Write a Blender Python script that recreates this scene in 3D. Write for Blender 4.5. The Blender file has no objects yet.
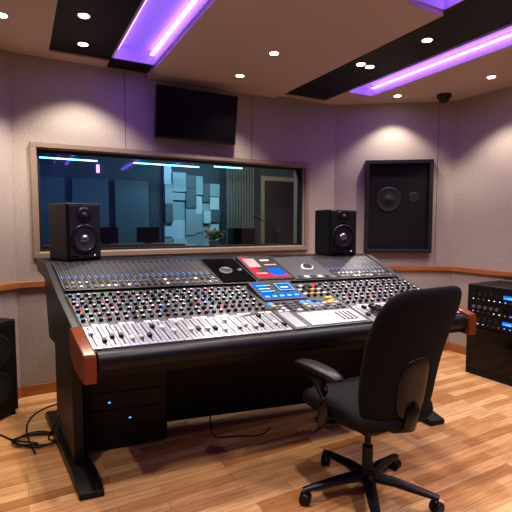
import bpy, bmesh, math, random
from mathutils import Vector, Matrix
random.seed(7)
scene = bpy.context.scene
col = scene.collection
V = Vector
scene.view_settings.view_transform = 'Standard'
for lk in ('Medium High Contrast', 'Standard - Medium High Contrast'):
    try:
        scene.view_settings.look = lk; break
    except Exception: pass

# ------------------------------------------------------------------ materials
def new_mat(name):
    m = bpy.data.materials.new(name); m.use_nodes = True
    nt = m.node_tree
    return m, nt, nt.nodes['Principled BSDF']

def mat(name, c, rough=0.5, metal=0.0, noise=0.0, nscale=60, bump=0.0, spec=0.5, coat=0.0):
    m, nt, b = new_mat(name)
    b.inputs['Base Color'].default_value = (*c, 1)
    b.inputs['Roughness'].default_value = rough
    b.inputs['Metallic'].default_value = metal
    b.inputs['Specular IOR Level'].default_value = spec
    b.inputs['Coat Weight'].default_value = coat
    if noise or bump:
        tc = nt.nodes.new('ShaderNodeTexCoord')
        n = nt.nodes.new('ShaderNodeTexNoise'); n.inputs['Scale'].default_value = nscale
        n.inputs['Detail'].default_value = 4
        nt.links.new(tc.outputs['Object'], n.inputs['Vector'])
        if noise:
            mx = nt.nodes.new('ShaderNodeMix'); mx.data_type = 'RGBA'
            mx.inputs['A'].default_value = (*[x*(1-noise) for x in c], 1)
            mx.inputs['B'].default_value = (*[min(1, x*(1+noise)) for x in c], 1)
            nt.links.new(n.outputs['Fac'], mx.inputs['Factor'])
            nt.links.new(mx.outputs['Result'], b.inputs['Base Color'])
        if bump:
            bp = nt.nodes.new('ShaderNodeBump'); bp.inputs['Strength'].default_value = bump
            bp.inputs['Distance'].default_value = 0.01
            nt.links.new(n.outputs['Fac'], bp.inputs['Height'])
            nt.links.new(bp.outputs['Normal'], b.inputs['Normal'])
    return m

def wood_mat(name, c1, c2, rough=0.35, scale=6, rot=0.0):
    m, nt, b = new_mat(name)
    tc = nt.nodes.new('ShaderNodeTexCoord'); mp = nt.nodes.new('ShaderNodeMapping')
    mp.inputs['Scale'].default_value = (1, 1, 8); mp.inputs['Rotation'].default_value = (0, 0, rot)
    n = nt.nodes.new('ShaderNodeTexNoise'); n.inputs['Scale'].default_value = scale; n.inputs['Detail'].default_value = 6
    mx = nt.nodes.new('ShaderNodeMix'); mx.data_type = 'RGBA'
    mx.inputs['A'].default_value = (*c1, 1); mx.inputs['B'].default_value = (*c2, 1)
    nt.links.new(tc.outputs['Object'], mp.inputs['Vector']); nt.links.new(mp.outputs['Vector'], n.inputs['Vector'])
    nt.links.new(n.outputs['Fac'], mx.inputs['Factor']); nt.links.new(mx.outputs['Result'], b.inputs['Base Color'])
    b.inputs['Roughness'].default_value = rough
    return m

def floor_mat(angle):
    m, nt, b = new_mat('laminate_floor')
    N = nt.nodes.new; L = nt.links.new
    tc = N('ShaderNodeTexCoord'); mp = N('ShaderNodeMapping'); mp.inputs['Rotation'].default_value = (0, 0, -angle)
    L(tc.outputs['Object'], mp.inputs['Vector'])
    br = N('ShaderNodeTexBrick'); br.offset = 0.37; br.squash = 1.0
    br.inputs['Scale'].default_value = 1.0
    br.inputs['Brick Width'].default_value = 0.62; br.inputs['Row Height'].default_value = 0.075
    br.inputs['Mortar Size'].default_value = 0.0010; br.inputs['Mortar Smooth'].default_value = 0.2
    br.inputs['Bias'].default_value = 0.0
    br.inputs['Color1'].default_value = (0.0, 0, 0, 1); br.inputs['Color2'].default_value = (1, 1, 1, 1)
    br.inputs['Mortar'].default_value = (0.2, 0.2, 0.2, 1)
    L(mp.outputs['Vector'], br.inputs['Vector'])
    ramp = N('ShaderNodeValToRGB'); cr = ramp.color_ramp
    cr.elements[0].position = 0.0; cr.elements[0].color = (0.50, 0.25, 0.10, 1)
    cr.elements[1].position = 1.0; cr.elements[1].color = (0.84, 0.55, 0.30, 1)
    e = cr.elements.new(0.5); e.color = (0.70, 0.41, 0.195, 1)
    L(br.outputs['Color'], ramp.inputs['Fac'])
    mp2 = N('ShaderNodeMapping')
    mp2.vector_type = 'TEXTURE'
    mp2.inputs['Scale'].default_value = (0.8, 0.06, 1); mp2.inputs['Rotation'].default_value = (0, 0, angle)
    L(tc.outputs['Object'], mp2.inputs['Vector'])
    n = N('ShaderNodeTexNoise'); n.inputs['Scale'].default_value = 3.0; n.inputs['Detail'].default_value = 8; n.inputs['Roughness'].default_value = 0.65
    L(mp2.outputs['Vector'], n.inputs['Vector'])
    r2 = N('ShaderNodeValToRGB'); r2.color_ramp.elements[0].position = 0.3; r2.color_ramp.elements[0].color = (0.60, 0.53, 0.47, 1)
    r2.color_ramp.elements[1].position = 0.65; r2.color_ramp.elements[1].color = (1.08, 1.05, 1.02, 1)
    L(n.outputs['Fac'], r2.inputs['Fac'])
    mx = N('ShaderNodeMix'); mx.data_type = 'RGBA'; mx.blend_type = 'MULTIPLY'; mx.inputs['Factor'].default_value = 0.85
    L(ramp.outputs['Color'], mx.inputs['A']); L(r2.outputs['Color'], mx.inputs['B'])
    mx3 = N('ShaderNodeMix'); mx3.data_type = 'RGBA'; mx3.inputs['B'].default_value = (0.22, 0.11, 0.05, 1)
    L(br.outputs['Fac'], mx3.inputs['Factor']); L(mx.outputs['Result'], mx3.inputs['A'])
    L(mx3.outputs['Result'], b.inputs['Base Color'])
    b.inputs['Roughness'].default_value = 0.20
    bp = N('ShaderNodeBump'); bp.inputs['Strength'].default_value = 0.05; bp.inputs['Distance'].default_value = 0.003
    L(n.outputs['Fac'], bp.inputs['Height']); L(bp.outputs['Normal'], b.inputs['Normal'])
    return m

def emis(name, c, s):
    m = bpy.data.materials.new(name); m.use_nodes = True
    nt = m.node_tree; nt.nodes.clear()
    e = nt.nodes.new('ShaderNodeEmission'); e.inputs['Color'].default_value = (*c, 1); e.inputs['Strength'].default_value = s
    o = nt.nodes.new('ShaderNodeOutputMaterial'); nt.links.new(e.outputs[0], o.inputs['Surface'])
    return m

def glass_mat():
    m = bpy.data.materials.new('window_glass'); m.use_nodes = True
    nt = m.node_tree; nt.nodes.clear()
    t = nt.nodes.new('ShaderNodeBsdfTransparent'); t.inputs['Color'].default_value = (0.78, 0.93, 0.96, 1)
    g = nt.nodes.new('ShaderNodeBsdfGlossy'); g.inputs['Roughness'].default_value = 0.01
    f = nt.nodes.new('ShaderNodeFresnel'); f.inputs['IOR'].default_value = 1.8
    mx = nt.nodes.new('ShaderNodeMixShader'); o = nt.nodes.new('ShaderNodeOutputMaterial')
    nt.links.new(f.outputs[0], mx.inputs[0]); nt.links.new(t.outputs[0], mx.inputs[1]); nt.links.new(g.outputs[0], mx.inputs[2])
    nt.links.new(mx.outputs[0], o.inputs['Surface'])
    return m

M = {}
M['wall'] = mat('wall_fabric', (0.36, 0.315, 0.285), 0.9, noise=0.14, nscale=70, bump=0.4)
M['seam'] = mat('wall_panel_seam', (0.10, 0.085, 0.08), 0.9)
M['ceil'] = mat('ceiling_paint', (0.50, 0.42, 0.36), 0.85, noise=0.03, nscale=20)
M['cloud'] = mat('ceiling_cloud_paint', (0.50, 0.42, 0.37), 0.85)
M['cblack'] = mat('ceiling_black', (0.005, 0.005, 0.008), 0.6)
M['cove'] = mat('cove_lavender', (0.66, 0.58, 0.88), 0.7)  # even lavender base colour
M['led'] = emis('led_tape_purple', (0.24, 0.115, 1.0), 12)
M['floor'] = floor_mat(math.radians(28.3))
M['trim'] = wood_mat('trim_wood', (0.26, 0.09, 0.03), (0.45, 0.18, 0.065))
M['cheek'] = wood_mat('console_cheek_wood', (0.12, 0.028, 0.009), (0.25, 0.065, 0.02), 0.3)
M['frame'] = mat('window_frame_wood', (0.24, 0.185, 0.14), 0.5, noise=0.12, nscale=30)
M['framed'] = mat('window_gasket', (0.015, 0.015, 0.016), 0.5)
M['glass'] = glass_mat()
M['blk'] = mat('black_plastic', (0.007, 0.007, 0.008), 0.45, spec=0.35)
M['blkm'] = mat('black_metal', (0.009, 0.009, 0.010), 0.38, spec=0.35)
M['blkg'] = mat('gloss_black', (0.004, 0.004, 0.005), 0.08, spec=0.4)
M['drk'] = mat('dark_grey_panel', (0.019, 0.021, 0.026), 0.4, spec=0.4)
M['gry'] = mat('console_grey', (0.085, 0.09, 0.105), 0.34, metal=0.3)
M['gry2'] = mat('console_grey_light', (0.135, 0.14, 0.16), 0.34, metal=0.3)
M['slv'] = mat('console_silver', (0.40, 0.41, 0.45), 0.3, metal=0.4)
M['wht'] = mat('cap_white', (0.75, 0.75, 0.75), 0.4)
M['red'] = mat('cap_red', (0.55, 0.02, 0.015), 0.4)
M['blu'] = mat('cap_blue', (0.03, 0.13, 0.45), 0.4)
M['yel'] = mat('cap_yellow', (0.75, 0.42, 0.03), 0.4)
M['ledw'] = emis('led_white', (0.7, 0.8, 1.0), 1.3)
M['ledr'] = emis('led_red', (1, 0.05, 0.03), 1.6)
M['ledg'] = emis('led_green', (0.1, 1, 0.35), 0.9)
M['ledb'] = emis('led_blue', (0.08, 0.3, 1.0), 2.4)
M['lcdb'] = emis('lcd_blue', (0.01, 0.13, 0.78), 1.5)
M['lcdc'] = emis('lcd_cyan', (0.30, 0.70, 1.0), 1.4)
M['lcdr'] = emis('lcd_red', (0.85, 0.04, 0.07), 1.3)
M['lcdp'] = emis('lcd_pink', (0.95, 0.5, 0.5), 1.2)
M['lamp'] = emis('downlight_lamp', (1.0, 0.93, 0.82), 25)
M['ring'] = mat('downlight_trim', (0.7, 0.7, 0.7), 0.3, metal=0.6)
M['chair'] = mat('chair_fabric', (0.008, 0.008, 0.0095), 0.85, noise=0.35, nscale=220, bump=0.2, spec=0.25)
M['chairp'] = mat('chair_plastic', (0.007, 0.007, 0.008), 0.38, spec=0.4)
M['cone'] = mat('speaker_cone', (0.026, 0.026, 0.028), 0.5)
M['conef'] = mat('driver_behind_cloth', (0.007, 0.008, 0.009), 0.6)
M['cloth'] = mat('grille_cloth', (0.004, 0.0045, 0.005), 0.6, spec=0.3)
M['surr'] = mat('speaker_surround', (0.010, 0.010, 0.010), 0.3)
M['metal'] = mat('steel', (0.45, 0.45, 0.47), 0.25, metal=1.0)
M['navy'] = mat('live_room_wall', (0.04, 0.06, 0.075), 0.8, noise=0.1, nscale=8)
M['teal'] = mat('diffuser_block_light', (0.36, 0.50, 0.54), 0.6)
M['teal2'] = mat('diffuser_block_mid', (0.20, 0.30, 0.33), 0.6)
M['teal3'] = mat('diffuser_block_dark', (0.06, 0.10, 0.12), 0.6)
M['curt'] = mat('curtain_cloth', (0.18, 0.16, 0.13), 0.9)
M['tealamp'] = emis('live_room_lamp_teal', (0.3, 0.85, 1.0), 4)
M['warmlamp'] = emis('live_room_lamp_warm', (1.0, 0.8, 0.55), 8)
M['purlamp'] = emis('live_room_lamp_purple', (0.5, 0.2, 1.0), 4)
M['leaf'] = mat('leaf_green', (0.14, 0.45, 0.11), 0.5)
M['flow'] = mat('flower_orange', (0.95, 0.42, 0.15), 0.5)
M['pot'] = mat('pot_ceramic', (0.6, 0.58, 0.55), 0.4)
M['rug'] = mat('desk_surface', (0.26, 0.12, 0.06), 0.3)

# ------------------------------------------------------------------ mesh builder
class MB:
    def __init__(s): s.v = []; s.f = []; s.m = []; s.slots = []; s.sm = []
    def mi(s, k):
        if k not in s.slots: s.slots.append(k)
        return s.slots.index(k)
    def add(s, vs, fs, k, smooth=False):
        o = len(s.v); s.v += [tuple(v) for v in vs]; i = s.mi(k)
        for f in fs:
            s.f.append([o+x for x in f]); s.m.append(i); s.sm.append(smooth)
    def hexa(s, lo, hi, k):
        s.add(list(lo)+list(hi), [(3,2,1,0),(4,5,6,7),(0,1,5,4),(1,2,6,5),(2,3,7,6),(3,0,4,7)], k)
    def box(s, c, sz, k, R=None):
        c = V(c); hx, hy, hz = [x/2 for x in sz]
        pts = [V((x, y, z)) for z in (-hz, hz) for x, y in ((-hx,-hy),(hx,-hy),(hx,hy),(-hx,hy))]
        if R is not None: pts = [R @ p for p in pts]
        pts = [c+p for p in pts]
        s.hexa(pts[:4], pts[4:], k)
    def lathe(s, c, ax, prof, k, n=20, smooth=True, cap=True):
        c = V(c); ax = V(ax).normalized()
        t = ax.orthogonal().normalized(); u = ax.cross(t)
        vs = []
        for (r, h) in prof:
            for i in range(n):
                an = 2*math.pi*i/n
                vs.append(c+ax*h+(t*math.cos(an)+u*math.sin(an))*r)
        fs = []
        for j in range(len(prof)-1):
            for i in range(n):
                a = j*n+i; b = j*n+(i+1) % n
                fs.append((a, b, b+n, a+n))
        s.add(vs, fs, k, smooth)
        if cap:
            s.add(vs[:n], [tuple(range(n))[::-1]], k); s.add(vs[-n:], [tuple(range(n))], k)
    def cyl(s, c, ax, r, h, k, n=12, r2=None):
        s.lathe(c, ax, [(r, 0), (r if r2 is None else r2, h)], k, n)
    def tube(s, pts, r, k, n=10, flat=1.0):
        pts = [V(p) for p in pts]; rr = r if isinstance(r, (list, tuple)) else [r]*len(pts)
        vs = []; up = V((0, 0, 1))
        for i, p in enumerate(pts):
            d = (pts[min(i+1, len(pts)-1)]-pts[max(i-1, 0)]).normalized()
            x = d.cross(up)
            if x.length < 1e-3: x = d.cross(V((0, 1, 0)))
            x.normalize(); y = x.cross(d)
            for j in range(n):
                an = 2*math.pi*j/n
                vs.append(p+(x*math.cos(an)+y*math.sin(an)*flat)*rr[i])
        fs = [(i*n+j, i*n+(j+1) % n, (i+1)*n+(j+1) % n, (i+1)*n+j) for i in range(len(pts)-1) for j in range(n)]
        s.add(vs, fs, k, True)
        s.add(vs[:n], [tuple(range(n))[::-1]], k); s.add(vs[-n:], [tuple(range(n))], k)
    def build(s, name, parent=None, bevel=0.0):
        me = bpy.data.meshes.new(name); me.from_pydata(s.v, [], s.f); me.update()
        for k in s.slots: me.materials.append(M[k])
        for p, i, sm in zip(me.polygons, s.m, s.sm): p.material_index = i; p.use_smooth = sm
        bm = bmesh.new(); bm.from_mesh(me)
        bmesh.ops.recalc_face_normals(bm, faces=bm.faces); bm.to_mesh(me); bm.free()
        o = bpy.data.objects.new(name, me); col.objects.link(o)
        if parent: o.parent = parent
        if bevel:
            b = o.modifiers.new('bevel', 'BEVEL'); b.width = bevel; b.segments = 3; b.limit_method = 'ANGLE'; b.angle_limit = math.radians(50)
            for p in me.polygons: p.use_smooth = True
            b.harden_normals = True
        return o

def group(name, loc=(0, 0, 0), rz=0.0):
    e = bpy.data.objects.new(name, None); e.empty_display_size = 0.1
    e.location = loc; e.rotation_euler = (0, 0, rz); col.objects.link(e); return e

def pillow(mb, fn, w, h, t, k, n=14, pw=4.0, corner=5.0):
    idx = {}
    vs = []; fs = []
    for side in (1, -1):
        for i in range(n+1):
            for j in range(n+1):
                a = math.sin((i/n*2-1)*math.pi/2); b = math.sin((j/n*2-1)*math.pi/2)
                edge = i in (0, n) or j in (0, n)
                if edge and side == -1:
                    idx[(side, i, j)] = idx[(1, i, j)]; continue
                L = max(abs(a), abs(b))
                if L > 1e-6:
                    q = (abs(a)**corner+abs(b)**corner)**(1/corner)
                    x, y = a*L/q, b*L/q
                else: x = y = 0
                th = (max(0, 1-L**pw))**(0.5)
                idx[(side, i, j)] = len(vs)
                vs.append(fn(x*w/2, y*h/2, side*t/2*th))
    for side in (1, -1):
        for i in range(n):
            for j in range(n):
                f = (idx[(side, i, j)], idx[(side, i+1, j)], idx[(side, i+1, j+1)], idx[(side, i, j+1)])
                fs.append(f if side == 1 else f[::-1])
    mb.add(vs, fs, k, True)

# ------------------------------------------------------------------ room frames
E1 = V((0.880, 0.474, 0)); E1.normalize(); E2 = V((-E1.y, E1.x, 0))
def W(a, b, z): return E1*a+E2*b+V((0, 0, z))
def abbox(mb, a0, a1, b0, b1, z0, z1, k):
    c = [(a0, b0), (a1, b0), (a1, b1), (a0, b1)]
    mb.hexa([W(a, b, z0) for a, b in c], [W(a, b, z1) for a, b in c], k)
CZ = 2.734
A = V((-1.917, 3.504, 0)); B = V((0.88, 5.01, 0)); C = V((2.168, 4.851, 0))
R1 = V((3.61, 2.34, 0)); R2 = V((3.8, -2.2, 0)); L2 = V((-2.7, -2.2, 0)); L1 = V((-2.45, 1.75, 0))
WB = 3.992

mb = MB(); mb.box((0.6, 1.6, -0.05), (8.4, 8.4, 0.1), 'floor'); mb.build('floor')

def wall_seg(name, p, q, k='wall', th=0.12, seams=(), z1=CZ+0.15):
    d = (q-p).normalized(); n = V((d.y, -d.x, 0))
    cen = V((0.5, 1.5, 0))
    if (cen-p).dot(n) > 0: n = -n     # outward
    lo = [p, q, q+n*th, p+n*th]
    mb = MB(); mb.hexa(lo, [v+V((0, 0, z1)) for v in lo], k)
    i = -n
    for s in seams:
        a = p+d*s; b = a+d*.005
        l = [a, b, b+i*.0015, a+i*.0015]
        mb.hexa([v+V((0, 0, .95)) for v in l], [v+V((0, 0, CZ)) for v in l], 'seam')
    mb.build(name)
    s = name.replace('wall_', '')
    mb = MB()
    def strip(z0, z1, t):
        l = [p+V((0, 0, z0)), q+V((0, 0, z0)), q+i*t+V((0, 0, z0)), p+i*t+V((0, 0, z0))]
        mb.hexa(l, [v+V((0, 0, z1-z0)) for v in l], 'trim')
    strip(0.0, 0.085, 0.015); mb.build('baseboard_'+s)
    mb = MB(); strip(0.895, 0.945, 0.03); mb.build('trim_'+s, bevel=0.004)

wall_seg('wall_left', A, L1, seams=(.9,)); wall_seg('wall_left_rear', L1, L2, seams=(1.2, 2.4)); wall_seg('wall_rear', L2, R2, seams=(1.5, 3, 4.5))
wall_seg('wall_right_rear', R2, R1, seams=(1.2, 2.4)); wall_seg('wall_right', R1, C, seams=(1, 2)); wall_seg('wall_alcove', C, B, seams=(.18,))

# window wall with opening
wa0, wa1, wz0, wz1 = 0.10, 2.79, 1.13, 2.065
AA = A.dot(E1); BA = B.dot(E1)
mb = MB(); th = 0.2
abbox(mb, AA, wa0+.05, WB, WB+th, 0, CZ+.15, 'wall'); abbox(mb, wa1-.05, BA, WB, WB+th, 0, CZ+.15, 'wall')
abbox(mb, wa0+.05, wa1-.05, WB, WB+th, 0, wz0+.05, 'wall'); abbox(mb, wa0+.05, wa1-.05, WB, WB+th, wz1-.05, CZ+.15, 'wall')
for a in (.85, 2.1): abbox(mb, a, a+.005, WB-.0015, WB, wz1, CZ, 'seam')
mb.build('wall_window')
mb = MB(); abbox(mb, AA, BA, WB-.015, WB, 0, .085, 'trim'); mb.build('baseboard_window')
mb = MB(); abbox(mb, AA, BA, WB-.03, WB, .895, .945, 'trim'); mb.build('trim_window', bevel=0.004)

win = group('window_1')
mb = MB(); fw = 0.045
for (x0, x1, z0, z1) in ((wa0, wa1, wz1-fw, wz1), (wa0, wa1, wz0, wz0+fw), (wa0, wa0+fw, wz0+fw, wz1-fw), (wa1-fw, wa1, wz0+fw, wz1-fw)):
    abbox(mb, x0, x1, WB-.03, WB+.06, z0, z1, 'frame')
mb.build('frame', win, bevel=0.005)
mb = MB(); g = 0.022
x0, x1, z0, z1 = wa0+fw, wa1-fw, wz0+fw, wz1-fw
for (p, q, r, s) in ((x0, x1, z1-g, z1), (x0, x1, z0, z0+g), (x0, x0+g, z0, z1), (x1-g, x1, z0, z1)):
    abbox(mb, p, q, WB+.03, WB+.10, r, s, 'framed')
mb.build('gasket', win)
mb = MB(); mb.add([W(x0, WB+.07, z0), W(x1, WB+.07, z0), W(x1, WB+.07, z1), W(x0, WB+.07, z1)], [(0, 1, 2, 3)], 'glass'); mb.build('pane', win)
mb = MB(); abbox(mb, wa0+.05, wa1-.05, WB+.11, WB+.5, wz0+.02, wz0+.05, 'frame'); mb.build('sill', win)

# ceiling
mb = MB(); T = CZ+.3
abbox(mb, -3.6, .25, -4, WB+.06, CZ, T, 'ceil')
abbox(mb, .25, .70, -4, 3.83, CZ+.015, T, 'cblack'); abbox(mb, .25, .70, 3.83, WB+.06, CZ, T, 'ceil')
def slot(a0, a1, b1):
    abbox(mb, a0, a1, -4, b1, CZ+.10, T, 'cove')
    t = .012
    abbox(mb, a0, a0+t, -4, b1, CZ, CZ+.10, 'cove'); abbox(mb, a1-t, a1, -4, b1, CZ, CZ+.10, 'cove')
    abbox(mb, a0, a1, b1-t, b1, CZ, CZ+.10, 'cove')
slot(.70, 1.05, 3.74)
abbox(mb, .70, 1.05, 3.74, WB+.06, CZ+.01, T, 'cblack')
abbox(mb, 1.05, 2.06, -4, WB+.06, CZ-.03, T, 'cloud')
abbox(mb, 2.06, 2.38, 1.95, WB+.06, CZ-.03, T, 'cloud')
slot(2.06, 2.38, 1.95)
abbox(mb, 2.38, 2.95, -4, 3.93, CZ+.015, T, 'cblack'); abbox(mb, 2.38, 2.95, 3.93, WB+.06, CZ, T, 'ceil')
slot(2.95, 3.28, 3.55); abbox(mb, 2.95, 3.28, 3.55, WB+.06, CZ, T, 'ceil')
abbox(mb, 3.28, 4.8, -4, WB+.06, CZ, T, 'ceil')
mb.build('ceiling')
led = group('led_cove_light')
mb = MB()
for (a, b1) in ((1.015, 3.70), (0.735, 3.70), (2.985, 3.51), (3.245, 3.51), (2.345, 1.9)):
    abbox(mb, a-.014, a+.014, -3.5, b1, CZ+.060, CZ+.068, 'led')
mb.build('led_tape', led)

# downlights
def spot(p, e, cone=108, blend=.5, c=(1, .88, .73), r=.03):
    l = bpy.data.lights.new('downlight_bulb', 'SPOT'); l.energy = e; l.spot_size = math.radians(cone); l.spot_blend = blend
    l.color = c; l.shadow_soft_size = r
    o = bpy.data.objects.new('bulb', l); o.location = p; col.objects.link(o); return o
DL = [(-1.292, 3.389, 1), (-1.111, 2.942, .9), (-1.62, 2.9, 1), (.137, 3.445, 1), (-.14, 3.95, .6), (1.25, 3.317, 1), (.88, 3.80, .5), (.97, 3.86, .5), (1.465, 4.66, .65), (2.124, 4.075, 1),
      (.1, 1.4, 1.3), (-1.2, .6, 1.2), (1.6, .8, 1.3), (2.4, 2.3, 1.3), (.2, -.8, .9), (-.2, 2.4, 1.1)]  # this row: out-of-view downlights added as fill for the room
for (x, y, s) in DL:
    a = V((x, y, 0)).dot(E1)
    z = CZ
    if 1.05 < a < 2.38: z = CZ-.03
    elif .25 < a < .70 or 2.38 < a < 2.95: z = CZ+.015
    g = group('recessed_downlight', (x, y, z))
    mb = MB(); mb.lathe((0, 0, 0), (0, 0, -1), [(.030, .001), (.030, .004), (.044, .004), (.044, 0)], 'ring', 20); 
    mb.build('trim_ring', g)
    mb = MB(); mb.cyl((0, 0, 0), (0, 0, -1), .032, .0055, 'lamp', 16); mb.build('lens', g)
    o = spot((0, 0, -.02), 64*s); o.parent = g
g = group('ceiling_smoke_detector', (1.93, 4.62, CZ)); mb = MB()
mb.lathe((0, 0, 0), (0, 0, -1), [(.07, 0), (.07, .03), (.055, .035), (.052, .055), (.035, .078), (.0, .088)], 'blkg', 20); mb.build('dome', g)

# ------------------------------------------------------------------ live room behind the glass
mb = MB(); lb0, lb1 = WB+th, 7.2
abbox(mb, -1.2, 5.6, lb1, lb1+.1, 0, 3.0, 'navy'); mb.build('wall_live_room_back')
mb = MB(); abbox(mb, -1.3, -1.2, lb0, lb1+.1, 0, 3.0, 'navy'); mb.build('wall_live_room_left')
mb = MB(); abbox(mb, 5.6, 5.7, lb0-.6, lb1+.1, 0, 3.0, 'navy'); mb.build('wall_live_room_right')
mb = MB(); abbox(mb, -1.3, 5.7, lb0-.05, lb1+.1, 2.55, 2.65, 'navy'); mb.build('ceiling_live_room')
mb = MB(); abbox(mb, -1.3, 5.7, lb0, lb1+.1, -.1, 0, 'drk'); mb.build('floor_live_room')
LC = 2.55
g = group('acoustic_diffuser_panel'); mb = MB()
random.seed(3)
a = 2.12
while a < 2.95:
    wd = random.choice((.13, .18, .23)); z = .85+random.choice((0, .1))
    while z < 2.08:
        hh = random.choice((.14, .22, .32))
        abbox(mb, a, a+wd-.004, lb1-.08-random.choice((.0, .02, .04, .07)), lb1-.02, z, z+hh-.004, random.choice(('teal', 'teal', 'teal2', 'teal2', 'teal3')))
        z += hh
    a += wd
mb.build('blocks', g)
g = group('absorber_panel'); mb = MB()
for i in range(3):
    abbox(mb, .1+i*.62, .62+i*.62, lb1-.09, lb1-.03, .7, 2.1, 'teal3')
mb.build('panels', g)
g = group('curtain'); mb = MB(); n = 60; vs = []
for i in range(n+1):
    a = 3.22+.55*i/n; b = lb1-.12+.035*math.sin(i*1.05)
    vs += [W(a, b, .1), W(a, b, 2.5)]
mb.add(vs, [(2*i, 2*i+2, 2*i+3, 2*i+1) for i in range(n)], 'curt', True); mb.build('cloth', g)
g = group('door_1'); mb = MB()
abbox(mb, 3.95, 4.03, lb1-.06, lb1, 0, 2.3, 'frame'); abbox(mb, 4.75, 4.83, lb1-.06, lb1, 0, 2.3, 'frame'); abbox(mb, 4.03, 4.75, lb1-.06, lb1, 2.22, 2.3, 'frame')
abbox(mb, 4.03, 4.75, lb1-.03, lb1, 0, 2.22, 'drk'); mb.build('door_leaf', g)
g = group('ceiling_strip_light'); mb = MB()
for a0_, a1_, b_, z_ in ((1.5, 2.5, 6.5, 2.29), (.25, .95, 6.2, 2.24), (2.8, 3.3, 6.6, 2.33)):
    abbox(mb, a0_, a1_, b_, b_+.03, z_, z_+.015, 'tealamp')
    for a in (a0_+.1, a1_-.1): abbox(mb, a, a+.006, b_+.012, b_+.018, z_+.015, LC, 'drk')
mb.build('tube', g)
g = group('wall_sconce'); mb = MB(); abbox(mb, 1.08, 1.12, lb1-.08, lb1-.03, 2.20, 2.32, 'purlamp'); mb.build('glow', g)
g = group('studio_desk'); mb = MB()
abbox(mb, .2, 1.95, 5.6, 6.2, 1.10, 1.15, 'rug')
for a in (.25, 1.85): abbox(mb, a, a+.05, 5.65, 6.15, 0, 1.10, 'drk')
for a in (.4, .85, 1.4): abbox(mb, a, a+.3, 5.95, 6.0, 1.17, 1.37, 'blk'); abbox(mb, a+.1, a+.2, 5.95, 6.0, 1.15, 1.17, 'blk')
mb.build('desk', g)
g = group('guitar_amplifier'); mb = MB(); abbox(mb, 2.75, 3.25, 5.9, 6.2, 0, .95, 'blk'); abbox(mb, 2.79, 3.21, 5.88, 5.9, .06, .8, 'drk'); abbox(mb, 2.79, 3.21, 5.88, 5.9, .84, .92, 'gry2')
abbox(mb, 2.82, 3.18, 5.95, 6.15, .95, 1.35, 'blk'); mb.build('cabinet', g)
g = group('microphone_stand', W(3.55, 6.0, 0)); mb = MB()
mb.cyl((0, 0, 0), (0, 0, 1), .13, .02, 'blkm', 20); mb.cyl((0, 0, .02), (0, 0, 1), .010, 1.4, 'blkm', 10)
mb.tube([(-.2, 0, 1.48), (0, 0, 1.4), (.12, 0, 1.35)], .008, 'blkm'); mb.lathe((-.2, 0, 1.48), (-.7, 0, .5), [(.02, 0), (.022, .06), (.032, .08), (.034, .11), (.02, .14)], 'drk', 14); mb.build('stand', g)
def area(name, p, tgt, e, c, sx, sy):
    l = bpy.data.lights.new(name, 'AREA'); l.shape = 'RECTANGLE'; l.size = sx; l.size_y = sy; l.energy = e; l.color = c
    o = bpy.data.objects.new(name, l); o.location = p; o.rotation_euler = (V(tgt)-V(p)).to_track_quat('-Z', 'Y').to_euler(); col.objects.link(o)
area('live_room_fill', W(2.5, 6.0, 2.5), W(2.5, 7.1, 1.4), 24, (.55, .85, 1.0), .9, .2)  # bare area lights without fixtures, added to brighten the live room
area('live_room_fill', W(.6, 5.6, 2.5), W(.6, 7.0, 1.2), 20, (.16, .42, 1.0), 1.0, .3)
area('live_room_fill', W(4.2, 5.6, 2.5), W(4.3, 7.0, 1.2), 20, (1, .80, .6), .6, .3)
area('live_room_sill_fill', W(1.8, 4.6, 2.5), W(1.8, 4.3, 1.2), 9, (1, .95, .85), .2, .2)  # unseen extra light, added so the sill plant is not black
random.seed(5)
g = group('potted_flowers', W(1.80, WB+.30, wz0+.052)); mb = MB()
mb.lathe((0, 0, 0), (0, 0, 1), [(.035, 0), (.05, .04), (.055, .05)], 'pot', 16)
for i in range(46):
    an = random.random()*6.28; r = random.uniform(.03, .12); z = random.uniform(.08, .18)
    tip = V((r*math.cos(an), r*math.sin(an), z)); m_ = V((r*.45*math.cos(an), r*.45*math.sin(an), z*.75)); s_ = V((-math.sin(an), math.cos(an), 0))*.018
    mb.add([V((0, 0, .05)), m_-s_, tip, m_+s_], [(0, 1, 2, 3)], 'leaf')
    if i % 3 == 0: mb.lathe(tip, (0, 0, 1), [(.0, -.01), (.018, 0), (0, .015)], 'flow', 8)
mb.build('plant', g)

# ------------------------------------------------------------------ wall tv
g = group('wall_tv', W(1.475, 3.865, 2.392), math.atan2(E1.y, E1.x))
Rt = Matrix.Rotation(math.radians(9), 3, 'X')
mb = MB(); mb.box((0, 0, 0), (.78, .035, .445), 'blk', Rt); mb.build('housing', g, bevel=.006)
mb = MB(); mb.box(Rt @ V((0, -.0185, .004)), (.755, .003, .415), 'blkg', Rt); mb.build('screen', g)
mb = MB(); mb.box((0, .07, 0), (.12, .11, .08), 'blkm'); mb.box((0, .12, 0), (.2, .012, .2), 'blkm'); mb.build('bracket', g)

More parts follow.
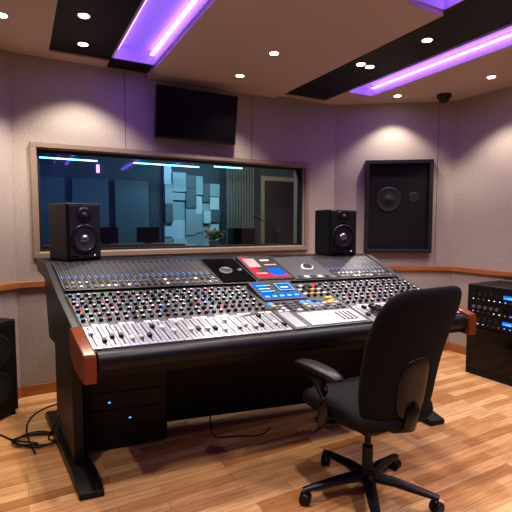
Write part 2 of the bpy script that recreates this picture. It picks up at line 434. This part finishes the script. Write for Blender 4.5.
# soffit speaker panel on alcove wall
d = (C-B).normalized(); ang = math.atan2(d.y, d.x)
g = group('wall_speaker_cabinet', B+d*.70+V((0, 0, 1.60)), ang)
mb = MB(); w, h = .72, 1.02
for (cx, cz, sx, sz) in ((0, h/2-.02, w, .04), (0, -h/2+.02, w, .04), (-w/2+.02, 0, .04, h-.08), (w/2-.02, 0, .04, h-.08)):
    mb.box((cx, -.035, cz), (sx, .07, sz), 'drk')
mb.build('frame', g, bevel=.004)
mb = MB(); mb.box((0, -.012, 0), (w-.08, .022, h-.08), 'cloth')
mb.lathe((-.10, -.023, .08), (0, -1, 0), [(.14, 0), (.14, .004), (.125, .006), (.11, .003), (.04, .0), (.035, .004), (0, .006)], 'conef', 28, cap=False)
mb.lathe((.17, -.023, .1), (0, -1, 0), [(.06, 0), (.06, .004), (.05, .003), (0, .004)], 'conef', 28, cap=False)
mb.build('baffle', g)

# ------------------------------------------------------------------ monitors
def speaker(loc, face, w=.25, dp=.28, h=.40):
    rz = math.atan2(face[0], -face[1])
    g = group('studio_monitor_speaker', loc, rz)
    mb = MB(); mb.box((0, 0, h/2), (w, dp, h), 'blk'); mb.build('cabinet', g, bevel=.012)
    f = -dp/2
    mb = MB(); mb.box((0, f-.003, h/2), (w-.03, .008, h-.03), 'drk'); mb.build('baffle', g, bevel=.003)
    mb = MB(); f -= .007; c = (0, f, .150)
    mb.lathe(c, (0, -1, 0), [(.103, 0), (.103, .006), (.094, .010), (.088, .006), (.082, .011), (.075, .006)], 'surr', 32, cap=False)
    mb.lathe(c, (0, -1, 0), [(.075, .006), (.055, .003), (.034, .001)], 'cone', 32, cap=False)
    mb.lathe(c, (0, -1, 0), [(.034, .001), (.028, .009), (.015, .014), (0, .016)], 'metal', 24, cap=False)
    c = (0, f, .318)
    mb.lathe(c, (0, -1, 0), [(.056, 0), (.054, .005), (.03, .001), (.02, .003)], 'surr', 28, cap=False)
    mb.lathe(c, (0, -1, 0), [(.02, .003), (.015, .010), (0, .013)], 'cone', 20, cap=False)
    mb.box((.07, f-.001, .035), (.008, .004, .008), 'ledw')
    mb.box((-.07, f-.001, .03), (.05, .003, .014), 'blkg')
    mb.build('drivers', g)
    return g

# ------------------------------------------------------------------ mixing console
F0 = V((-.76, 1.979, 0)); F1 = V((1.401, 2.874, 0)); K0 = V((-1.41, 2.97, 0)); K1 = V((.93, 3.667, 0))
ZP = [(-.1, .80), (0, .805), (.03, .815), (.60, .985), (.63, 1.0), (1.0, 1.15), (1.4, 1.15)]
def Pl(a, b): return (F0*(1-a)+F1*a)*(1-b)+(K0*(1-a)+K1*a)*b
def Z(b):
    for (b0, z0), (b1, z1) in zip(ZP, ZP[1:]):
        if b <= b1: return z0+(z1-z0)*(b-b0)/(b1-b0)
    return ZP[-1][1]
def nrm(a, b):
    e = .004
    ta = (Pl(a+e, b)-Pl(a-e, b)); tb = (Pl(a, b+e)-Pl(a, b-e))+V((0, 0, Z(b+e)-Z(b-e)))
    return ta.cross(tb).normalized()
def S(a, b, h=0):
    p = Pl(a, b)+V((0, 0, Z(b)))
    if h: p = p+nrm(a, b)*h
    return p
def sbox(mb, a0, a1, b0, b1, h0, h1, k):
    c = [(a0, b0), (a1, b0), (a1, b1), (a0, b1)]
    n = nrm((a0+a1)/2, (b0+b1)/2)
    base = [Pl(a, b)+V((0, 0, Z(b))) for a, b in c]
    mb.hexa([p+n*h0 for p in base], [p+n*h1 for p in base], k)
def pbox(mb, a0, a1, b0, b1, z0, z1, k):
    c = [(a0, b0), (a1, b0), (a1, b1), (a0, b1)]
    mb.hexa([Pl(a, b)+V((0, 0, z0)) for a, b in c], [Pl(a, b)+V((0, 0, z1)) for a, b in c], k)
def extr(mb, prof, a0, a1, k):
    vs = [Pl(a, b)+V((0, 0, z)) for a in (a0, a1) for b, z in prof]; n = len(prof)
    mb.add(vs, [(i, (i+1) % n, (i+1) % n+n, i+n) for i in range(n)]+[tuple(range(n)), tuple(range(n, 2*n))[::-1]], k)
con = group('mixing_console')
mb = MB()
extr(mb, [(.0, .70), (.0, .785), (.012, .80), (.03, .810), (.61, .980), (.99, 1.135), (1.0, 1.15), (1.30, 1.15), (1.30, 1.08), (1.02, 1.05), (.98, .66), (.30, .64), (.10, .67)], 0, 1, 'blkm')
mb.build('body', con)
mb = MB()
extr(mb, [(-.02, .735), (-.028, .76), (-.025, .785), (-.010, .806), (.015, .812), (.030, .810), (.03, .76), (.0, .72)], .012, .988, 'blk')
mb.build('armrest', con, bevel=.006)
for nm, s0, s1 in (('cheek_left', -.016, .008), ('cheek_right', .990, 1.016)):
    mb = MB()
    extr(mb, [(-.035, .68), (-.04, .785), (-.03, .815), (.0, .825), (.22, .885), (.245, .87), (.23, .76), (.15, .69)], s0, s1, 'cheek')
    mb.build(nm, con, bevel=.006)
    mb = MB()
    extr(mb, [(.23, .69), (.23, .875), (.61, .995), (.99, 1.152), (1.0, 1.154), (1.30, 1.154), (1.30, 1.06), (1.0, 1.04), (.9, .66)], *((s0+.006, .005) if s0 < 0 else (.994, s1-.006)), 'drk')
    mb.build(nm.replace('cheek', 'end_panel'), con, bevel=.004)
mb = MB(); kn = MB()
random.seed(11)
def channel(a0, a1, rows, i):
    g = (a1-a0)*.04
    sbox(mb, a0+g, a1-g, .036, .25, -.004, .003, 'slv')
    sbox(mb, a0+g, a1-g, .253, .60, -.004, .003, 'gry' if (i//2) % 2 else 'gry2')
    c = (a0+a1)/2; w = a1-a0
    sbox(kn, c-w*.09, c+w*.09, .055, .225, .003, .0038, 'blk')
    for q in range(7):
        bb = .06+q*.025; sbox(kn, c+w*.2, c+w*.36, bb, bb+.003, .003, .0035, 'drk')
    fb = random.choice((.08, .09, .11, .15, .17, .19, .10))
    sbox(kn, c-w*.22, c+w*.22, fb, fb+.022, .003, .018, random.choice(('blk', 'drk', 'wht', 'wht', 'slv', 'red' if i % 5 == 0 else 'blk')))
    sbox(kn, a0+g*2, a1-g*2, .236, .247, .003, .005, 'wht' if i % 3 else 'gry2')
    for r, bb in enumerate(rows):
        o = S(c+(w*.10 if r % 2 else -w*.08), bb); nn = nrm(c, bb)
        kn.cyl(o, nn, .0128, .017, 'blk', 10, .0105)
        k = random.choice(('wht', 'wht', 'slv', 'blk', 'gry2', 'wht', 'red' if r < 3 else 'slv', 'blu' if i % 3 == 0 else 'blk'))
        kn.cyl(o+nn*.017, nn, .0072, .003, k, 8)
        if random.random() < .7:
            x = c+(-w*.34 if r % 2 else w*.36)
            sbox(kn, x-w*.07, x+w*.07, bb+.012, bb+.022, .003, .007, random.choice(('wht', 'blk', 'ledr', 'ledg', 'wht', 'slv', 'wht', 'blk', 'ledb', 'wht')))
rows = (.285, .335, .385, .435, .48, .525, .57)
nl = 24
for i in range(nl):
    a0 = .010+(.448)*i/nl; channel(a0, a0+.448/nl, rows, i)
nr = 15
for i in range(nr):
    a0 = .690+(.300)*i/nr; channel(a0, a0+.300/nr, rows, i)
sbox(mb, .462, .686, .036, .60, -.004, .003, 'gry')
sbox(kn, .470, .500, .05, .22, .003, .006, 'slv')
sbox(kn, .515, .675, .05, .20, .003, .008, 'slv')
sbox(kn, .525, .60, .065, .19, .008, .010, 'wht')
for i in range(9):
    a = .61+i*.006; sbox(kn, a, a+.004, .08, .17, .008, .012, 'blk' if i % 2 else 'wht')
def tiltscreen(a0, a1, b0, b1, lift0, lift1, frame, items, base):
    P0, P1, P2, P3 = S(a0, b0, lift0), S(a1, b0, lift0), S(a1, b1, lift1), S(a0, b1, lift1)
    g0, g1, g2, g3 = S(a0, b0, 0), S(a1, b0, 0), S(a1, b1, 0), S(a0, b1, 0)
    kn.hexa([g0, g1, g2, g3], [P0, P1, P2, P3], frame)
    ex = P1-P0; ey = P3-P0; n = ex.cross(ey).normalized()
    def rect(u0, u1, v0, v1, h, k):
        q = [P0+ex*u+ey*v+n*h for u, v in ((u0, v0), (u1, v0), (u1, v1), (u0, v1))]
        kn.hexa(q, [x+n*.0006 for x in q], k)
    rect(.06, .94, .08, .92, .0003, base)
    for j, it in enumerate(items): rect(*it[:4], .001+.0008*j, it[4])
tiltscreen(.472, .598, .37, .575, .012, .045, 'blk', [(.10+.17*i, .20+.17*i, .14, .22, 'lcdc') for i in range(5)]+[(.1, .42, .40, .44, 'lcdc'), (.1, .36, .54, .57, 'wht'), (.1, .44, .70, .74, 'lcdc'), (.55, .9, .42, .80, 'lcdc'), (.57, .88, .45, .77, 'lcdb'), (.62, .8, .55, .6, 'wht')], 'lcdb')
for i in range(11):
    for j in range(4):
        a = .475+i*.0185; b = .225+j*.033
        sbox(kn, a, a+.010, b, b+.016, .003, .010, random.choice(('blk', 'wht', 'gry2', 'ledb', 'drk', 'yel', 'wht', 'blk', 'slv')))
for i in range(4):
    for j in range(6):
        a = .608+i*.02; b = .40+j*.03
        if j % 2: sbox(kn, a, a+.012, b, b+.016, .003, .010, random.choice(('wht', 'yel', 'ledr', 'blk', 'wht')))
        else: kn.cyl(S(a+.006, b+.008), nrm(a, b), .012, .018, 'blk', 12)
sbox(kn, .655, .675, .36, .385, .003, .008, 'yel'); sbox(kn, .64, .660, .30, .335, .003, .008, 'yel')
def bridge(a0, a1, n):
    sbox(mb, a0, a1, .635, .985, -.004, .004, 'blk')
    for i in range(n):
        w = (a1-a0)/n; x = a0+w*i
        sbox(kn, x-w*.06, x+w*.06, .65, .975, .004, .0075, 'gry2')
        sbox(kn, x+w*.2, x+w*.8, .76, .96, .004, .006, 'drk')
        for q in range(9):
            b = .77+q*.02
            sbox(kn, x+w*.28, x+w*.42, b, b+.009, .006, .0068, 'ledb' if q < 2 else 'gry2')
            sbox(kn, x+w*.58, x+w*.72, b, b+.009, .006, .0068, 'gry')
        for q in range(2):
            b = .66+q*.045
            sbox(kn, x+w*.3, x+w*.7, b, b+.018, .004, .010, random.choice(('gry2', 'blk', 'wht', 'slv', 'gry2')))
bridge(.012, .415, 24); bridge(.785, .988, 14)
sbox(mb, .417, .783, .635, .985, -.004, .004, 'drk')
sbox(kn, .422, .520, .65, .97, .004, .012, 'blkg')
for x, r in ((.462, .048), (.504, .018)):
    kn.lathe(S(x, .80, .012), nrm(x, .8), [(r, 0), (r*.95, .004), (r*.85, .001)], 'gry', 24, cap=False)
    kn.lathe(S(x, .80, .012), nrm(x, .8), [(r*.85, .001), (r*.3, .001), (r*.28, .005), (.0, .006)], 'drk', 24, cap=False)
tiltscreen(.528, .642, .66, .97, .010, .030, 'blk', [(.10, .42, .50, .86, 'lcdp'), (.52, .90, .14, .42, 'lcdb'), (.55, .90, .56, .60, 'lcdp'), (.55, .8, .74, .79, 'wht'), (.10, .4, .2, .25, 'lcdp')], 'lcdr')
sbox(kn, .648, .780, .65, .97, .004, .010, 'gry')
kn.lathe(S(.722, .80, .010), nrm(.722, .8), [(.048, 0), (.048, .012), (.038, .014)], 'wht', 24); kn.cyl(S(.722, .80, .016), nrm(.722, .8), .036, .012, 'blk', 24)
for i in range(5): sbox(kn, .658+i*.022, .670+i*.022, .66, .685, .010, .014, 'wht' if i % 2 else 'blk')
mb.build('surface_panels', con); kn.build('controls', con)
mb = MB()
for (x0, x1) in ((-.005, .03), (.96, .995)):
    extr(mb, [(.17, 0), (.17, .035), (.30, .07), (1.1, .07), (1.15, .035), (1.15, 0)], x0-.006, x1+.010, 'blkm')
    pbox(mb, x0+.006, x1-.006, .40, .86, .07, .67, 'blkm')
mb.build('legs', con, bevel=.006)
mb = MB(); pbox(mb, .03, .96, .80, .83, .03, .66, 'blk'); pbox(mb, .03, .96, .34, .37, .56, .66, 'blk')
mb.build('modesty_panel', con)
mb = MB(); pbox(mb, .045, .25, .58, .79, .03, .64, 'blk')
for i in range(5): pbox(mb, .055, .24, .574, .58, .06+i*.11, .155+i*.11, 'blk')
pbox(mb, .15, .156, .568, .574, .20, .208, 'ledb'); pbox(mb, .10, .106, .568, .574, .31, .318, 'ledb')
mb.build('power_rack', con, bevel=.003)

speaker(Pl(.085, 1.15)+V((0, 0, 1.152)), (.75, -.66))
speaker(Pl(.92, 1.15)+V((0, 0, 1.152)), (.3, -.95), h=.375)

o = S(.735, .14, .034); g = group('computer_mouse', o)
nn = nrm(.735, .14); g.rotation_euler = (Matrix.Rotation(.4, 3, nn) @ nn.to_track_quat('Z', 'Y').to_matrix()).to_euler()
mb = MB(); pillow(mb, lambda x, y, z: V((x, y, z-(y*y)*1)), .07, .11, .030, 'blkg', 10, 2.5, 2.6); mb.build('shell', g)

# ------------------------------------------------------------------ office chair
ch = group('office_chair', (.575, 2.19, 0), math.radians(30))
mb = MB()
def seatf(x, y, z):
    d = -.02*max(0, (y-.1)/.15)**2
    return V((x, y+.025, .495+z+d+.25*x*x*(1 if z > 0 else .3)))
pillow(mb, seatf, .54, .56, .115, 'chair', 18, 5, 4)
mb.build('seat', ch)
mb = MB()
def backf(x, y, z):
    t = (y+.34)/.66
    wf = .92+.10*min(1, t*1.6)
    yb = -.205-.15*t+.035*math.sin(t*math.pi)-.02*t*t
    return V((x*wf, yb+z+.55*x*x, .80+y))
pillow(mb, backf, .50, .67, .10, 'chair', 22, 6, 5)
mb.build('backrest', ch)
mb = MB()
pillow(mb, lambda x, y, z: backf(x, y-.14, 0)+V((0, -.050+z, 0)), .20, .30, .03, 'chairp', 10, 4, 3)
mb.tube([(0, -.265, .66), (0, -.285, .56), (0, -.26, .47), (0, -.18, .43), (0, -.05, .425)], [.035, .038, .038, .035, .03], 'chairp', 12, .6)
mb.box((0, -.01, .420), (.17, .24, .05), 'chairp')
mb.box((0, 0, .44), (.36, .36, .015), 'chairp')
mb.tube([(.08, .02, .415), (.2, .03, .41), (.26, .03, .40)], .007, 'chairp')
mb.tube([(-.08, .02, .415), (-.22, .06, .41), (-.30, .07, .385)], [.007, .007, .012], 'chairp')
mb.build('mechanism', ch, bevel=0)
mb = MB()
for s in (-1, 1):
    mb.tube([(s*.12, .02, .43), (s*.24, .02, .43), (s*.295, .01, .455), (s*.31, -.02, .54), (s*.31, -.03, .63), (s*.305, .0, .685)], [.02, .02, .024, .024, .022, .02], 'chairp', 12)
    mb.tube([(s*.31, -.03, .58), (s*.31, .03, .64), (s*.305, .10, .68)], [.014, .014, .012], 'chairp', 10)
    pillow(mb, lambda x, y, z, s=s: V((s*.305+x+.1*y*y*s, y+.03, .716+z-.35*y*y)), .09, .34, .042, 'chairp', 12, 4, 3)
mb.build('armrests', ch)
mb = MB()
mb.cyl((0, 0, .085), (0, 0, 1), .038, .06, 'chairp', 20, .030); mb.cyl((0, 0, .14), (0, 0, 1), .027, .13, 'chairp', 20); mb.cyl((0, 0, .26), (0, 0, 1), .016, .16, 'blkm', 16)
for k in range(5):
    an = math.radians(192-30+72*k); dx, dy = math.cos(an), math.sin(an)
    mb.tube([(dx*.02, dy*.02, .11), (dx*.14, dy*.14, .105), (dx*.28, dy*.28, .085), (dx*.345, dy*.345, .074)], [.034, .030, .023, .018], 'chairp', 10, .75)
    c = V((dx*.335, dy*.335, 0)); mb.cyl(c+V((0, 0, .045)), (0, 0, 1), .010, .035, 'metal', 10)
    sw = an+1.1+k*.7; ax = V((math.cos(sw), math.sin(sw), 0))
    for q in (-.026, .006):
        mb.lathe(c+ax*q+V((0, 0, .030)), ax, [(.02, 0), (.030, .003), (.030, .017), (.02, .020)], 'chairp', 18)
    mb.lathe(c-ax*.008+V((0, 0, .030)), ax, [(.024, 0), (.024, .016)], 'blkm', 16)
mb.build('star_base', ch)

# ------------------------------------------------------------------ equipment rack at right wall
dr = V((.498, -.867, 0)); nr_ = V((-.867, -.498, 0))
cen = C+dr*.90+nr_*.27
g = group('equipment_rack', cen, math.atan2(dr.y, dr.x))
mb = MB(); mb.box((0, 0, .425), (.70, .48, .85), 'blk'); mb.build('cabinet', g, bevel=.008)
random.seed(4)
mb = MB(); ys = -.24
mb.box((0, ys-.006, .26), (.62, .014, .38), 'blkg')
for i in range(3):
    z = .47+i*.115
    mb.box((0, ys-.006, z+.05), (.62, .016, .108), 'blkm')
    for j in range(5): mb.cyl((-.27+j*.055, ys-.012, z+.065), (0, -1, 0), .016, .016, 'drk' if i != 1 else 'gry2', 12)
    for j in range(12): mb.box((-.28+j*.05, ys-.0145, z+.022), (.012, .004, .008), random.choice(('ledb', 'yel', 'ledw', 'gry2', 'gry2')))
    mb.box((.06, ys-.0145, z+.066), (.12, .004, .035), 'lcdb' if i != 1 else 'blkg')
    if i != 1:
        for q in range(6): mb.box((.015+q*.018, ys-.017, z+.062), (.008, .003, .006+.004*(q % 4)), 'lcdc')
    mb.cyl((.2, ys-.012, z+.055), (0, -1, 0), .028, .02, 'drk', 16)
mb.build('rack_units', g)

# left floor cabinet
dl = (L1-A).normalized(); nl_ = V((-dl.y, dl.x, 0))
if nl_.dot(V((1, 0, 0))) < 0: nl_ = -nl_
g = group('floor_speaker', A+dl*.42+nl_*.13, math.atan2(dl.y, dl.x))
mb = MB(); mb.box((0, 0, .37), (.36, .18, .68), 'blk'); mb.build('cabinet', g, bevel=.01)
mb = MB()
for sx in (-.15, .15):
    for sy in (-.06, .06): mb.cyl((sx, sy, 0), (0, 0, 1), .02, .03, 'blk', 12)
mb.box((0, .092, .37), (.32, .01, .62), 'cloth')
for z in (.24, .51): mb.lathe((0, .098, z), (0, 1, 0), [(.12, 0), (.11, .008), (.10, .004), (.03, 0), (0, .008)], 'conef', 28, cap=False)
mb.build('feet_and_grille', g)

# cables
def cable(name, pts, r=.005):
    cu = bpy.data.curves.new(name, 'CURVE'); cu.dimensions = '3D'; cu.bevel_depth = r; cu.bevel_resolution = 2
    sp = cu.splines.new('NURBS'); sp.points.add(len(pts)-1)
    for p, q in zip(sp.points, pts): p.co = (*q, 1)
    sp.use_endpoint_u = True; sp.order_u = 4
    cu.materials.append(M['blk']); o = bpy.data.objects.new(name, cu); col.objects.link(o); return o
pts = [(-1.20, 2.75, .3), (-1.33, 2.77, .05), (-1.37, 2.76, .008)]
for i in range(30):
    an = i*.62; r = .12+.02*math.sin(i*1.7)
    pts.append((-1.42+r*math.cos(an)*1.2, 2.76+r*math.sin(an)*.8, .007+.0006*i))
pts += [(-1.6, 2.75, .007), (-1.75, 2.9, .006), (-1.9, 2.85, .006), (-2.1, 2.9, .006)]
cable('power_cable', pts)
cable('power_cable', [(-1.35, 2.6, .006), (-1.55, 2.85, .006), (-1.66, 3.1, .006), (-1.62, 3.3, .006), (-1.5, 3.4, .006), (-1.3, 3.5, .006)])
cable('power_cable', [(-.3, 2.9, .3), (-.32, 2.82, .02), (-.25, 2.78, .006), (-.1, 2.85, .006), (.05, 2.8, .006), (.1, 2.95, .006)], .004)

# ------------------------------------------------------------------ world + camera
w = bpy.data.worlds.new('World'); scene.world = w; w.use_nodes = True
w.node_tree.nodes['Background'].inputs[0].default_value = (.02, .02, .03, 1)
cam = bpy.data.cameras.new('camera'); co = bpy.data.objects.new('camera', cam); col.objects.link(co)
co.location = (0, 0, 1.4); co.rotation_euler = (math.radians(90)-math.atan(31/440), 0, 0)
cam.sensor_width = 36; cam.lens = 440/512*36; cam.clip_start = .05
scene.camera = co
